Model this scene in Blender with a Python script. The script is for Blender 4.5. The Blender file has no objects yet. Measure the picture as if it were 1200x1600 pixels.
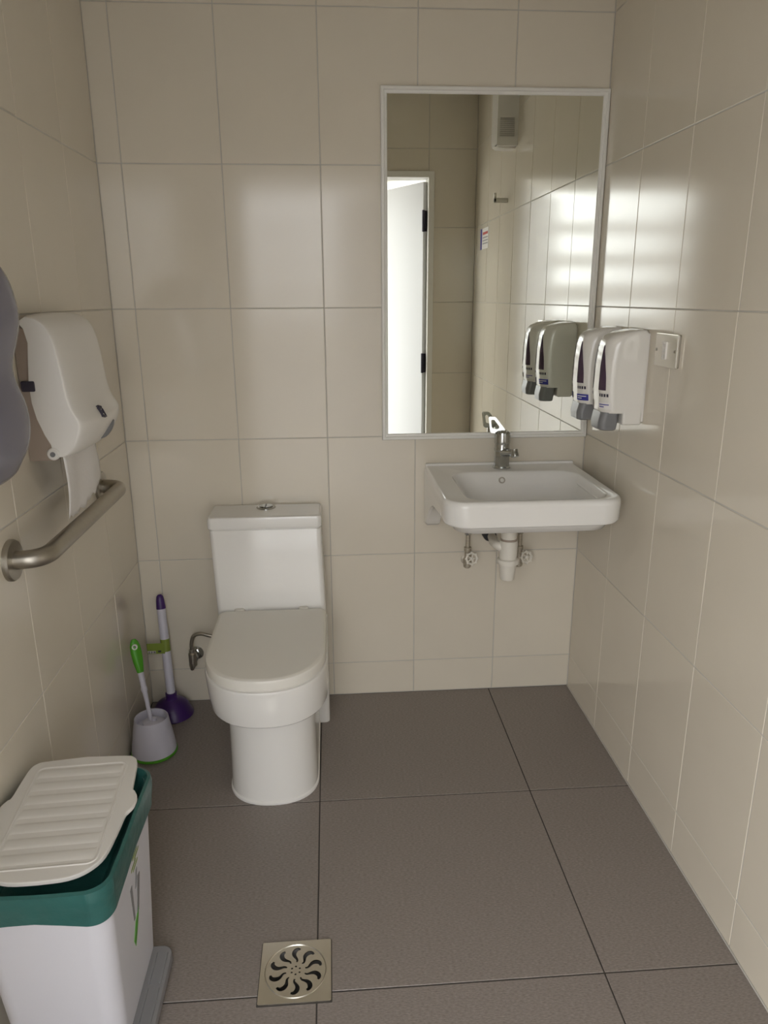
import bpy, bmesh, math, random
from mathutils import Vector, Matrix
random.seed(7)
C = bpy.context.scene.collection
sc = bpy.context.scene
PI = math.pi

# ------------------------------------------------------------------ camera, world, light, exposure
F_PX = 1153.5                                   # focal length in pixels of the 1200x1600 frame
CAM = Vector((0.5831, -2.3647, 1.3680))
YAW, PITCH, ROLL = -0.0712, -0.2837, -0.0052
fwd = Vector((-math.sin(YAW) * math.cos(PITCH), math.cos(YAW) * math.cos(PITCH), math.sin(PITCH)))
rgt = Vector((math.cos(YAW), math.sin(YAW), 0))
upv = rgt.cross(fwd)
r2 = rgt * math.cos(ROLL) + upv * math.sin(ROLL)
u2 = -rgt * math.sin(ROLL) + upv * math.cos(ROLL)
cd = bpy.data.cameras.new('camera'); cam = bpy.data.objects.new('camera', cd); C.objects.link(cam)
cam.matrix_world = Matrix(((r2.x, u2.x, -fwd.x, CAM.x), (r2.y, u2.y, -fwd.y, CAM.y), (r2.z, u2.z, -fwd.z, CAM.z), (0, 0, 0, 1)))
cd.sensor_fit = 'AUTO'; cd.sensor_width = 36.0; cd.lens = F_PX / 1600 * 36.0
cd.clip_start = 0.02
sc.camera = cam
sc.view_settings.view_transform = 'Standard'; sc.view_settings.look = 'None'
sc.view_settings.gamma = 1.0; sc.view_settings.use_curve_mapping = False
sc.view_settings.exposure = 0.6
w = bpy.data.worlds.new('sky'); sc.world = w; w.use_nodes = True
bgn = w.node_tree.nodes['Background']
bgn.inputs[0].default_value = (0.97, 0.985, 1.0, 1); bgn.inputs[1].default_value = 4.2
# the portal fills the open doorway behind the camera; it emits nothing, it only guides the sampling of the sky light
pl = bpy.data.lights.new('doorway_sky_offscreen', 'AREA'); pl.shape = 'RECTANGLE'; pl.size = 1.035; pl.size_y = 2.0
po = bpy.data.objects.new('doorway_sky_offscreen', pl); C.objects.link(po)
po.location = (0.6375, -2.172, 1.0); po.rotation_euler = (PI / 2, 0, 0)
pl.cycles.is_portal = True

# ------------------------------------------------------------------ materials
MATS = {}
def mat(name, col, rough=0.5, metal=0.0, spec=None, noise=0.0, nscale=30.0, bump=0.0, bscale=40.0, emit=0.0, coat=0.0, alpha=1.0, trans=0.0, sss=0.0, rand=0.0, stretch=None):
    if name in MATS: return MATS[name]
    m = bpy.data.materials.new(name); m.use_nodes = True
    nt = m.node_tree; N = nt.nodes; L = nt.links; b = N['Principled BSDF']
    b.inputs['Base Color'].default_value = (*col, 1); b.inputs['Roughness'].default_value = rough
    b.inputs['Metallic'].default_value = metal
    if spec is not None: b.inputs['Specular IOR Level'].default_value = spec
    if coat: b.inputs['Coat Weight'].default_value = coat; b.inputs['Coat Roughness'].default_value = 0.04
    if trans: b.inputs['Transmission Weight'].default_value = trans
    if alpha < 1: b.inputs['Alpha'].default_value = alpha
    if sss: b.inputs['Subsurface Weight'].default_value = sss; b.inputs['Subsurface Scale'].default_value = 0.01
    if emit: b.inputs['Emission Color'].default_value = (*col, 1); b.inputs['Emission Strength'].default_value = emit
    tc = None
    def coords():
        nonlocal tc
        if tc is None:
            tc = N.new('ShaderNodeTexCoord').outputs['Object']
            if stretch:
                mp = N.new('ShaderNodeMapping'); mp.inputs['Scale'].default_value = stretch; L.new(tc, mp.inputs[0]); tc = mp.outputs[0]
        return tc
    colout = None
    if noise:
        n = N.new('ShaderNodeTexNoise'); n.inputs['Scale'].default_value = nscale; n.inputs['Detail'].default_value = 5; L.new(coords(), n.inputs['Vector'])
        mx = N.new('ShaderNodeMix'); mx.data_type = 'RGBA'
        mx.inputs[6].default_value = (*[c * (1 - noise) for c in col], 1); mx.inputs[7].default_value = (*[min(1, c * (1 + noise)) for c in col], 1)
        L.new(n.outputs['Fac'], mx.inputs[0]); colout = mx.outputs[2]
    if rand:
        oi = N.new('ShaderNodeObjectInfo'); hs = N.new('ShaderNodeHueSaturation')
        mr = N.new('ShaderNodeMapRange'); mr.inputs[3].default_value = 1 - rand; mr.inputs[4].default_value = 1 + rand
        L.new(oi.outputs['Random'], mr.inputs[0]); L.new(mr.outputs[0], hs.inputs['Value'])
        if colout: L.new(colout, hs.inputs['Color'])
        else: hs.inputs['Color'].default_value = (*col, 1)
        colout = hs.outputs[0]
    if colout: L.new(colout, b.inputs['Base Color'])
    if bump:
        n = N.new('ShaderNodeTexNoise'); n.inputs['Scale'].default_value = bscale; n.inputs['Detail'].default_value = 3; L.new(coords(), n.inputs['Vector'])
        bm = N.new('ShaderNodeBump'); bm.inputs['Strength'].default_value = bump; bm.inputs['Distance'].default_value = 0.002
        L.new(n.outputs['Fac'], bm.inputs['Height']); L.new(bm.outputs[0], b.inputs['Normal'])
    MATS[name] = m; return m

M_TILE = mat('cream_glazed_tile', (0.74, 0.675, 0.56), 0.125, noise=0.03, nscale=6, bump=0.06, bscale=5, rand=0.015)
M_GROUT = mat('grey_grout', (0.55, 0.525, 0.475), 0.85, noise=0.2, nscale=9)
M_FLOOR = mat('taupe_porcelain', (0.262, 0.225, 0.203), 0.42, noise=0.55, nscale=130, bump=0.3, bscale=160, rand=0.02, stretch=(1, 3.0, 1))
M_FGROUT = mat('dark_floor_grout', (0.055, 0.048, 0.042), 0.9)
M_CEIL = mat('ceiling_paint', (0.88, 0.86, 0.80), 0.9)
M_CERAMIC = mat('white_ceramic', (0.86, 0.84, 0.80), 0.11)
M_SEAT = mat('seat_plastic', (0.83, 0.80, 0.73), 0.25)
M_CHROME = mat('chrome', (0.50, 0.51, 0.50), 0.14, metal=1.0)
M_STEEL = mat('brushed_steel', (0.43, 0.40, 0.345), 0.36, metal=1.0, noise=0.08, nscale=60)
M_STEELP = mat('polished_steel', (0.68, 0.65, 0.58), 0.26, metal=1.0)
M_PIPE = mat('grey_drain_pipe', (0.22, 0.21, 0.20), 0.6)
M_MIRROR = mat('mirror_glass', (0.91, 0.93, 0.87), 0.0, metal=1.0)
M_FRAME = mat('white_aluminium', (0.82, 0.80, 0.74), 0.35)
M_WPLAST = mat('white_plastic', (0.80, 0.77, 0.72), 0.25)
M_SOAP = mat('glossy_white_plastic', (0.80, 0.77, 0.71), 0.12)
M_TAN = mat('tan_plastic', (0.36, 0.29, 0.235), 0.45)
M_SMOKE = mat('smoky_blue_plastic', (0.165, 0.160, 0.215), 0.22)
M_PAPER = mat('white_paper', (0.82, 0.79, 0.76), 0.9, bump=0.3, bscale=120)
M_GREYPL = mat('grey_plastic', (0.20, 0.20, 0.205), 0.28)
M_PURPLE = mat('purple_rubber', (0.050, 0.014, 0.125), 0.35)
M_GREEN = mat('green_plastic', (0.085, 0.36, 0.020), 0.35)
M_LAVW = mat('bluish_white_plastic', (0.66, 0.64, 0.72), 0.32)
M_TAG = mat('olive_label', (0.23, 0.30, 0.045), 0.5)
M_BIN = mat('bin_white_plastic', (0.70, 0.69, 0.73), 0.35)
M_LID = mat('bin_lid_plastic', (0.78, 0.75, 0.70), 0.4)
M_LINER = mat('teal_liner', (0.030, 0.125, 0.112), 0.30, noise=0.15, nscale=30, bump=0.9, bscale=35)
M_PEDAL = mat('pedal_grey', (0.25, 0.245, 0.25), 0.45)
M_BLUE = mat('blue_print', (0.035, 0.035, 0.30), 0.5)
M_INK = mat('dark_ink', (0.035, 0.03, 0.05), 0.5)
M_RED = mat('red_print', (0.55, 0.08, 0.06), 0.5)
M_WINDOW = mat('smoky_window', (0.075, 0.045, 0.075), 0.08)
M_BLACK = mat('black_rubber', (0.02, 0.021, 0.024), 0.5)
M_PVC = mat('white_pvc', (0.78, 0.74, 0.66), 0.32)
M_OLDMETAL = mat('limed_metal', (0.46, 0.41, 0.33), 0.45, metal=0.55, noise=0.5, nscale=150)
M_WHEEL = mat('beige_handwheel', (0.78, 0.73, 0.64), 0.35, noise=0.3, nscale=120)
M_DOOR = mat('white_door_paint', (0.82, 0.82, 0.84), 0.45)
M_OUTW = mat('exterior_render', (0.62, 0.60, 0.58), 0.9)
M_PAVE = mat('concrete_paving', (0.42, 0.40, 0.38), 0.9, noise=0.1, nscale=4)

# ------------------------------------------------------------------ mesh helpers
class MB:
    def __init__(s): s.v = []; s.f = []
    def add(s, vs, fs, M=None):
        o = len(s.v); s.v += [(M @ Vector(p)) if M else Vector(p) for p in vs]
        s.f += [tuple(i + o for i in f) for f in fs]; return s
    def loft(s, rings, cap0=True, cap1=True, closed=True, M=None):
        n = len(rings[0]); vs = [p for r in rings for p in r]; fs = []
        for k in range(len(rings) - 1):
            for i in range(n if closed else n - 1):
                j = (i + 1) % n
                fs.append((k * n + i, k * n + j, (k + 1) * n + j, (k + 1) * n + i))
        if closed and cap0: fs.append(tuple(reversed(range(n))))
        if closed and cap1: fs.append(tuple((len(rings) - 1) * n + i for i in range(n)))
        return s.add(vs, fs, M)
    def lathe(s, prof, n=32, M=None, cap=True):
        rings = [[(max(r, 1e-5) * math.cos(2 * PI * i / n), max(r, 1e-5) * math.sin(2 * PI * i / n), z) for i in range(n)] for r, z in prof]
        return s.loft(rings, cap, cap, M=M)
    def tube(s, path, r, n=14, M=None):
        P = [Vector(p) for p in path]; R = r if isinstance(r, (list, tuple)) else [r] * len(P)
        t = (P[1] - P[0]).normalized(); a = Vector((0, 0, 1)) if abs(t.z) < 0.9 else Vector((1, 0, 0))
        nrm = (a - t * a.dot(t)).normalized(); rings = []
        for k, p in enumerate(P):
            if k == 0: tk = (P[1] - P[0]).normalized()
            elif k == len(P) - 1: tk = (P[k] - P[k - 1]).normalized()
            else: tk = ((P[k + 1] - P[k]).normalized() + (P[k] - P[k - 1]).normalized()).normalized()
            nrm = (nrm - tk * nrm.dot(tk)).normalized(); b = tk.cross(nrm)
            rings.append([p + (nrm * math.cos(2 * PI * i / n) + b * math.sin(2 * PI * i / n)) * R[k] for i in range(n)])
        return s.loft(rings, M=M)
    def box(s, lo, hi, bev=0.0, seg=2, M=None):
        bm = bmesh.new(); bmesh.ops.create_cube(bm, size=1.0)
        lo = Vector(lo); hi = Vector(hi); c = (lo + hi) / 2; d = hi - lo
        for v in bm.verts: v.co = Vector((v.co.x * d.x + c.x, v.co.y * d.y + c.y, v.co.z * d.z + c.z))
        if bev: bmesh.ops.bevel(bm, geom=list(bm.edges), offset=bev, segments=seg, affect='EDGES', profile=0.5)
        bm.verts.index_update()
        s.add([v.co.copy() for v in bm.verts], [tuple(v.index for v in f.verts) for f in bm.faces], M); bm.free(); return s
    def prism(s, outline, z0, z1, bev=0.0, M=None):
        ins = inset(outline, bev) if bev else outline
        rings = []
        if bev: rings += [[(x, y, z0) for x, y in ins], [(x, y, z0 + bev) for x, y in outline]]
        else: rings += [[(x, y, z0) for x, y in outline]]
        if bev: rings += [[(x, y, z1 - bev) for x, y in outline], [(x, y, z1 - bev * 0.3) for x, y in inset(outline, bev * 0.3)], [(x, y, z1) for x, y in ins]]
        else: rings += [[(x, y, z1) for x, y in outline]]
        return s.loft(rings, M=M)
    def mesh(s, name, m, smooth=35):
        me = bpy.data.meshes.new(name); me.from_pydata([tuple(v) for v in s.v], [], s.f)
        bm = bmesh.new(); bm.from_mesh(me); bmesh.ops.recalc_face_normals(bm, faces=bm.faces); bm.to_mesh(me); bm.free()
        me.materials.append(m)
        if smooth: me.shade_smooth(); me.set_sharp_from_angle(angle=math.radians(smooth))
        return me
    def build(s, name, m, parent=None, smooth=35):
        o = bpy.data.objects.new(name, s.mesh(name, m, smooth)); C.objects.link(o)
        if smooth:
            wn_ = o.modifiers.new('normals', 'WEIGHTED_NORMAL'); wn_.keep_sharp = True; wn_.weight = 60
        if parent: o.parent = parent
        return o

def inset(pts, d):
    n = len(pts); out = []
    A = sum(pts[i][0] * pts[(i + 1) % n][1] - pts[(i + 1) % n][0] * pts[i][1] for i in range(n))
    s = 1 if A > 0 else -1
    for i in range(n):
        p0 = Vector(pts[i - 1]); p = Vector(pts[i]); p1 = Vector(pts[(i + 1) % n])
        e = (p1 - p0); e = e.normalized() if e.length > 1e-9 else Vector((1, 0))
        out.append((p.x - s * e.y * d, p.y + s * e.x * d))
    return out
def rrect(x0, x1, y0, y1, r, n=6):
    R = r if isinstance(r, (list, tuple)) else (r,) * 4
    out = []
    for (cx, cy, a0, q) in ((x1 - R[0], y0 + R[0], -PI / 2, R[0]), (x1 - R[1], y1 - R[1], 0, R[1]), (x0 + R[2], y1 - R[2], PI / 2, R[2]), (x0 + R[3], y0 + R[3], PI, R[3])):
        for i in range(n + 1):
            a = a0 + PI / 2 * i / n; out.append((cx + q * math.cos(a), cy + q * math.sin(a)))
    return out                                   # corners in order: (x1,y0) (x1,y1) (x0,y1) (x0,y0)
def arc(c, r, a0, a1, n): return [(c[0] + r * math.cos(a0 + (a1 - a0) * i / n), c[1] + r * math.sin(a0 + (a1 - a0) * i / n)) for i in range(n + 1)]
def bez(P, n):
    out = []
    for k in range(n + 1):
        t = k / n; q = [Vector(p) for p in P]
        while len(q) > 1: q = [q[i].lerp(q[i + 1], t) for i in range(len(q) - 1)]
        out.append(q[0])
    return out
def spline(pts, n=6):
    P = [Vector(p) for p in pts]; out = []
    for i in range(len(P) - 1):
        p0 = P[max(i - 1, 0)]; p1 = P[i]; p2 = P[i + 1]; p3 = P[min(i + 2, len(P) - 1)]
        for k in range(n):
            t = k / n
            out.append(0.5 * ((2 * p1) + (p2 - p0) * t + (2 * p0 - 5 * p1 + 4 * p2 - p3) * t * t + (3 * p1 - p0 - 3 * p2 + p3) * t ** 3))
    out.append(P[-1]); return out
def align(loc, direction, roll=0.0):
    z = Vector(direction).normalized(); q = z.to_track_quat('Z', 'Y')
    return Matrix.Translation(loc) @ q.to_matrix().to_4x4() @ Matrix.Rotation(roll, 4, 'Z')
def frame(loc, x, y, z): return Matrix(((x[0], y[0], z[0], loc[0]), (x[1], y[1], z[1], loc[1]), (x[2], y[2], z[2], loc[2]), (0, 0, 0, 1)))
def tag(o, label, cat, group=None, kind=None):
    o['label'] = label; o['category'] = cat
    if group: o['group'] = group
    if kind: o['kind'] = kind
    return o
def thing(name, loc, label, cat, group=None, kind=None):
    o = bpy.data.objects.new(name, None); C.objects.link(o); o.location = loc; o.empty_display_size = 0.05
    return tag(o, label, cat, group, kind)
def sub(parent):                                 # builders work in world metres; parts hang under the thing's Empty
    return Matrix.Translation(-parent.location)

# ------------------------------------------------------------------ room shell
XL, XR, YF, ZC = -0.069, 1.421, -2.05, 2.45
TW, TH, Z0 = 0.285, 0.404, 0.1237
DX0, DX1, DZ = 0.12, 1.155, 2.0                    # door opening
GAP, PROUD, TT = 0.0026, 0.0014, 0.008
_tm = {}
def tile_mesh(wd, ht, m, bev=0.0011):
    k = (round(wd, 4), round(ht, 4), m.name)
    if k not in _tm:
        _tm[k] = MB().box((-wd / 2, -ht / 2, -TT), (wd / 2, ht / 2, 0), bev, 1).mesh('tile', m, 0)
    return _tm[k]
def tiles(parent, org, U, V, N, us, vs, m, hole=None, tilt=0.0011, gap=GAP):
    for i in range(len(us) - 1):
        for j in range(len(vs) - 1):
            rects = [(us[i], us[i + 1], vs[j], vs[j + 1])]
            if hole:
                a0, a1, b0, b1 = rects[0]; h0, h1, g0, g1 = hole; rects = []
                if a1 <= h0 + .004 or a0 >= h1 - .004 or b0 >= g1 - .004: rects = [(a0, a1, b0, b1)]
                else:
                    if a0 < h0 - .004: rects.append((a0, h0, b0, b1))
                    if a1 > h1 + .004: rects.append((h1, a1, b0, b1))
                    if b1 > g1 + .004: rects.append((max(a0, h0), min(a1, h1), g1, b1))
            for a0, a1, b0, b1 in rects:
                if a1 - a0 < .012 or b1 - b0 < .012: continue
                o = bpy.data.objects.new('tile', tile_mesh(a1 - a0 - gap, b1 - b0 - gap, m)); C.objects.link(o)
                c = Vector(org) + Vector(U) * ((a0 + a1) / 2) + Vector(V) * ((b0 + b1) / 2)
                o.matrix_world = frame(c, U, V, N) @ Matrix.Rotation(random.gauss(0, tilt), 4, 'X') @ Matrix.Rotation(random.gauss(0, tilt), 4, 'Y')
                o.parent = parent
ZS = [0.0, Z0] + [Z0 + TH * k for k in range(1, 6)] + [ZC]
T = 0.12
b = MB().box((XL - T, PROUD, -0.1), (XR + T, T, ZC + .1)).build('wall_back', M_GROUT, smooth=0)
tag(b, 'cream tiled wall behind the toilet, washbasin and mirror', 'wall', kind='structure')
tiles(b, (0, 0, 0), (1, 0, 0), (0, 0, 1), (0, -1, 0), [XL] + [TW * k for k in range(5)] + [XR], ZS, M_TILE)
b = MB().box((XR + PROUD, YF - T, -0.1), (XR + T, PROUD, ZC + .1)).build('wall_right', M_GROUT, smooth=0)
tag(b, 'cream tiled wall carrying the soap dispensers and steel plate', 'wall', kind='structure')
tiles(b, (XR, 0, 0), (0, -1, 0), (0, 0, 1), (-1, 0, 0), [TW * k for k in range(8)] + [-YF], ZS, M_TILE)
b = MB().box((XL - T, YF - T, -0.1), (XL - PROUD, PROUD, ZC + .1)).build('wall_left', M_GROUT, smooth=0)
tag(b, 'cream tiled wall carrying the grab bar and paper dispensers', 'wall', kind='structure')
tiles(b, (XL, 0, 0), (0, 1, 0), (0, 0, 1), (1, 0, 0), [YF] + [-TW * k for k in range(7, -1, -1)], ZS, M_TILE)
fw = MB().box((XL - PROUD, YF - T, -.1), (DX0, YF - PROUD, ZC + .1)).box((DX1, YF - T, -.1), (XR + PROUD, YF - PROUD, ZC + .1)).box((DX0, YF - T, DZ), (DX1, YF - PROUD, ZC + .1))
b = fw.build('wall_front', M_GROUT, smooth=0)
tag(b, 'cream tiled wall around the doorway, seen in the mirror', 'wall', kind='structure')
FL = [XL] + [1.155 - TW * k for k in range(4, -1, -1)] + [XR]
tiles(b, (0, YF, 0), (1, 0, 0), (0, 0, 1), (0, 1, 0), FL, ZS, M_TILE, hole=(DX0, DX1, 0, DZ))
b = MB().box((XL - T, YF - T, -0.12), (XR + T, T, -0.0012)).build('floor', M_FGROUT, smooth=0)
tag(b, 'floor of large grey brown stone effect tiles', 'floor', kind='structure')
tiles(b, (0, 0, 0), (1, 0, 0), (0, 1, 0), (0, 0, 1), [XL, 0.5245, 1.128, XR], [YF, -1.78, -1.181, -0.581, 0.0], M_FLOOR, tilt=0.0004, gap=0.003)
# the drain's shaft is cut through the tiles and the slab
cut = MB().lathe([(.061, -.10), (.061, .02)], 40, M=Matrix.Translation((0.4795, -1.1290, 0))).build('shaft_cutter', M_FGROUT, smooth=0)
for o in [b] + list(b.children):
    c_ = o.location if o is not b else Vector((0.48, -1.13, 0))
    if o is not b and (abs(c_.x - .4795) > .40 or abs(c_.y + 1.129) > .40): continue
    o.data = o.data.copy(); md = o.modifiers.new('cut', 'BOOLEAN'); md.operation = 'DIFFERENCE'; md.solver = 'EXACT'; md.object = cut
    dg = bpy.context.evaluated_depsgraph_get(); dg.update()
    me_ = bpy.data.meshes.new_from_object(o.evaluated_get(dg)); o.modifiers.clear(); o.data = me_
bpy.data.objects.remove(cut)
b = MB().box((XL - T, YF - T, ZC), (XR + T, T, ZC + 0.1)).build('ceiling', M_CEIL, smooth=0)
tag(b, 'plain off white ceiling above the tiled walls', 'ceiling', kind='structure')
# silicone bead along the right wall and the floor joint
b = MB().box((XR - 0.004, YF, 0), (XR, 0, 0.004), 0.0015).build('trim_2', M_GROUT)
tag(b, 'pale sealant bead where the floor meets the basin side wall', 'sealant', kind='structure')

# door frame and open leaf
fr = thing('trim_1', (DX1, YF, 0), 'white door frame around the doorway, seen in the mirror', 'door frame', kind='structure')
S = sub(fr)
def frame_bar(lo, hi): MB().box(lo, hi, 0.003, M=S).build('frame_bar', M_FRAME, fr)
frame_bar((DX1 - 0.002, YF - T, 0), (DX1 + 0.03, YF + 0.014, DZ + 0.03)); frame_bar((DX0 - 0.03, YF - T, 0), (DX0 + 0.002, YF + 0.014, DZ + 0.03))
frame_bar((DX0, YF - T, DZ - 0.002), (DX1, YF + 0.014, DZ + 0.03))
HX, HY = DX1 - 0.022, YF - 0.035
dr = thing('door_1', (HX, HY, 0.008), 'white door leaf standing open outwards with dark hinges, seen in the mirror', 'door', kind='structure')
dr.rotation_euler = (0, 0, math.radians(62.0))      # leaf runs along local -x, swings outwards
MB().box((-0.98, -0.04, 0), (-0.006, 0, 1.975), 0.002).build('door_leaf', M_DOOR, dr)
for z in (0.22, 0.98, 1.77):
    h = MB().box((-0.012, -0.030, z - .055), (0.004, 0.004, z + .055), 0.002); h.lathe([(0.007, z - .057), (0.007, z + .057)], 12, M=Matrix.Translation((0.002, 0.004, 0)))
    h.build('hinge', M_INK, dr)
hd = MB().tube(bez([(-0.93, 0, 1.02), (-0.93, 0.05, 1.02), (-0.86, 0.05, 1.02), (-0.80, 0.05, 1.02)], 8), 0.009); hd.lathe([(0.026, 0), (0.026, 0.008)], 20, M=align((-0.93, 0, 1.02), (0, 1, 0)))
hd.build('door_handle', M_STEEL, dr)
# outside the door: paving and an added canopy standing for the pale strip above the door
b = MB().box((-14, -24, -0.1), (14, YF - T, -0.02)).build('ground', M_PAVE, smooth=0)
tag(b, 'pale paving outside the doorway', 'paving', kind='structure')
b = MB().box((-.35, YF - T - .75, 2.036), (1.6, YF - T, 2.12)).build('ceiling_porch_added', M_CEIL, smooth=0)
tag(b, 'pale canopy slab added over the outside of the doorway, for the pale strip in the mirror', 'canopy', kind='structure')
b = MB().box((-5, YF - T - 0.15, -0.1), (XL - T, YF - T, 3.2)).box((XR + T, YF - T - 0.15, -0.1), (6, YF - T, 3.2)).build('wall_outside', M_OUTW, smooth=0)
tag(b, 'rendered outside wall on either side of the washroom', 'wall', kind='structure')
fe = thing('added_rail_fence', (-1.0, -7.0, -.02), 'pale horizontal rail fence added outside the doorway to band the reflection in the glossy tiles', 'fence')  # added fence: its rails break the sky's reflection on the tiles into bands
for x in (-5, -3, -1, 1, 3, 5): MB().box((x - .05, -.05, 0), (x + .05, .05, 2.35), .01).build('added_fence_post', M_OUTW, fe)
for z, hh in ((.35, .30), (.85, .30), (1.30, .22), (1.72, .15), (2.10, .13)): MB().box((-5.2, .05, z), (5.2, .09, z + hh), .01).build('added_fence_rail', M_OUTW, fe)
# ------------------------------------------------------------------ toilet
TX = 0.394
def cx(z): return TX - 0.026 * max(0, z - 0.1) / 0.6
to = thing('toilet', (TX, 0, 0), 'white one piece ceramic toilet with the lid closed', 'toilet'); S = sub(to)
def dshape(c, hw, yr, ym, yf, rr=0.03, n=28):
    """D outline: straight back at yr with rounded corners, straight sides to ym, elliptical nose to yf"""
    pts = arc((c + hw - rr, yr - rr), rr, PI / 2, 0, 6) + [(c + hw, yr - rr + (ym - yr + rr) * k / 4) for k in range(1, 4)]
    for i in range(n + 1):
        a = -PI * i / n
        e = 2 / 2.25
        ca, sa = math.cos(a), math.sin(a)
        pts.append((c + hw * math.copysign(abs(ca) ** e, ca), ym + (ym - yf) * math.copysign(abs(sa) ** e, sa)))
    pts += [(c - hw, yr - rr + (ym - yr + rr) * k / 4) for k in range(3, 0, -1)] + arc((c - hw + rr, yr - rr), rr, PI, PI / 2, 6)
    return pts
def ring(o, z): return [(x, y, z) for x, y in o]
bd = MB()
# pedestal
prs = []
for z, hw, ym, yf in ((0.0, .128, -.47, -.589), (0.004, .129, -.47, -.590), (0.008, .128, -.47, -.589), (0.011, .125, -.468, -.585), (0.10, .123, -.468, -.582), (0.20, .122, -.47, -.584), (0.30, .126, -.47, -.590)):
    prs.append(ring(dshape(TX, hw, -0.02, ym, yf), z))
bd.loft(prs)
# bowl band
brs = []
for z, hw, ym, yf in ((0.281, .150, -.46, -.634), (0.2815, .159, -.46, -.645), (0.287, .1635, -.46, -.650), (0.33, .168, -.46, -.655), (0.385, .170, -.46, -.658), (0.391, .168, -.46, -.656), (0.393, .160, -.46, -.648)):
    brs.append(ring(dshape(cx(z) + .005, hw, -0.15, ym, yf), z))
bd.loft(brs)
# rear trunk and tank body (front face leans back upwards)
trs = []
for z, hw, yf in ((0.0, .160, -.178), (0.15, .163, -.18), (0.30, .166, -.185), (0.36, .168, -.190), (0.41, .170, -.190), (0.50, .1715, -.178), (0.60, .1725, -.162), (0.672, .174, -.150)):
    trs.append(ring(rrect(cx(z) - hw, cx(z) + hw, yf, -0.006, (.016, .006, .006, .016), 5), z))
bd.loft(trs)
bd.build('body', M_CERAMIC, to).matrix_local = S
sm = MB(); sm.prism(rrect(cx(.68) - .170, cx(.68) + .170, -.146, -.01, .012, 4), 0.672, 0.678, M=S); sm.build('tank_seam', M_CERAMIC, to)
tl = MB(); lr = []
for z, d in ((0.677, .002), (0.680, 0), (0.706, .000), (0.713, .003), (0.716, .009)):
    lr.append(ring(rrect(cx(.7) - .1765 + d, cx(.7) + .1765 - d, -.154 + d, -.004 - d, (.014, .006, .006, .014), 5), z))
tl.loft(lr, M=S); tl.build('tank_lid', M_CERAMIC, to)
fb = MB().lathe([(0.031, 0.714), (0.031, 0.718), (0.027, 0.721), (0.024, 0.7195), (0.0, 0.7195)], 36, M=S @ Matrix.Translation((cx(.71) - .001, -.047, 0))).build('flush_button', M_CHROME, to)
bb = MB()
for sx in (-1, 1):
    o = [(x * sx, y) for x, y in [(0.0012, -.020), (0.0012, .020)] + arc((0.0012, 0), .020, PI / 2, -PI / 2, 14)]
    bb.prism(o, 0.7195, 0.7235, 0.0008, M=S @ Matrix.Translation((cx(.71) - .001, -.047, 0)))
bb.build('push_plate', M_CHROME, fb)
st = MB(); st.prism(dshape(cx(.4) + .005, .163, -.205, -.46, -.650), 0.388, 0.397, M=S); st.build('seat', M_SEAT, to)
ld = MB(); rr_ = []
for z, d in ((0.395, .004), (0.398, .0), (0.418, .0), (0.4235, .002), (0.4265, .007), (0.4272, .012)):
    rr_.append(ring(dshape(cx(.4) + .005, .167 - d, -.201 - d, -.455, -.656 + d, .022), z))
ld.loft(rr_, M=S); ld.build('seat_lid', M_SEAT, to)
for sx in (-.10, .10):
    MB().lathe([(0.016, .395), (.016, .424), (.012, .428)], 18, M=S @ Matrix.Translation((cx(.4) + sx, -.192, 0))).build('hinge_cap', M_SEAT, to)

# supply valve and hose beside the toilet
sv = thing('supply_valve', (0.098, 0, 0.186), 'tarnished chrome angle valve with a curved hose beside the toilet', 'valve')
MB().lathe([(.024, 0), (.024, .004), (.018, .010), (.011, .012), (.011, .045)], 24, M=align((0, 0, 0), (0, -1, 0))).build('wall_flange', M_CHROME, sv)
v = MB(); v.lathe([(.010, -.028), (.0135, -.024), (.0135, .020), (.010, .024), (.010, .034)], 20, M=Matrix.Translation((-.006, -.045, 0))); v.lathe([(.0125, 0), (.0125, .010), (.009, .018), (.006, .026), (.003, .028)], 8, M=align((-.006, -.045, -.014), (-.15, -.25, -1)))
v.build('valve_body', M_STEEL, sv)
MB().tube(spline([(-.006, -.045, .03), (-.006, -.046, .055), (.004, -.047, .085), (.03, -.05, .094), (.06, -.055, .088), (.125, -.06, .075)], 6), .0065).build('hose', M_STEEL, sv)

# ------------------------------------------------------------------ plunger, brush and holder
pg = thing('plunger', (0.018, -0.084, 0), 'purple rubber plunger with a white handle in the corner by the toilet', 'plunger')
cup = MB(); cup.lathe([(.066, 0), (.070, .003), (.069, .010), (.063, .017), (.058, .032), (.048, .046), (.032, .056), (.021, .060), (.019, .066), (.019, .082), (.015, .084)], 40); cup.build('rubber_cup', M_PURPLE, pg)
PT = Vector((-.022, .060, .418)); PB = Vector((0, 0, .078)); pd = (PT - PB).normalized()
MB().tube([PB, PB + pd * .006, PT - pd * .048], [.015, .0145, .0145], 20).build('handle', M_LAVW, pg)
MB().lathe([(.0155, 0), (.0155, .004), (.0135, .030), (.011, .042), (.006, .048), (0, .049)], 20, M=align(PT - pd * .05, pd)).build('grip_cap', M_PURPLE, pg)
tgm = MB(); q = PB + pd * .150
tgm.tube([q, q + pd * .042], .0152, 20); tgm.box((q.x - .058, q.y - .0160, q.z - .002), (q.x, q.y - .0148, q.z + .036))
tg = tgm.build('paper_tag', M_TAG, pg)
bc = MB(); bc.box((q.x - .056, q.y - .0166, q.z), (q.x - .030, q.y - .0160, q.z + .009)); bcw = bc.build('tag_panel', M_WPLAST, tg)
bars = MB()
for k, (a, wd) in enumerate(((0, .003), (.005, .0015), (.0085, .003), (.014, .002), (.018, .0035))): bars.box((q.x - .053 + a, q.y - .0172, q.z + .001), (q.x - .053 + a + wd, q.y - .0166, q.z + .008))
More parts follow.
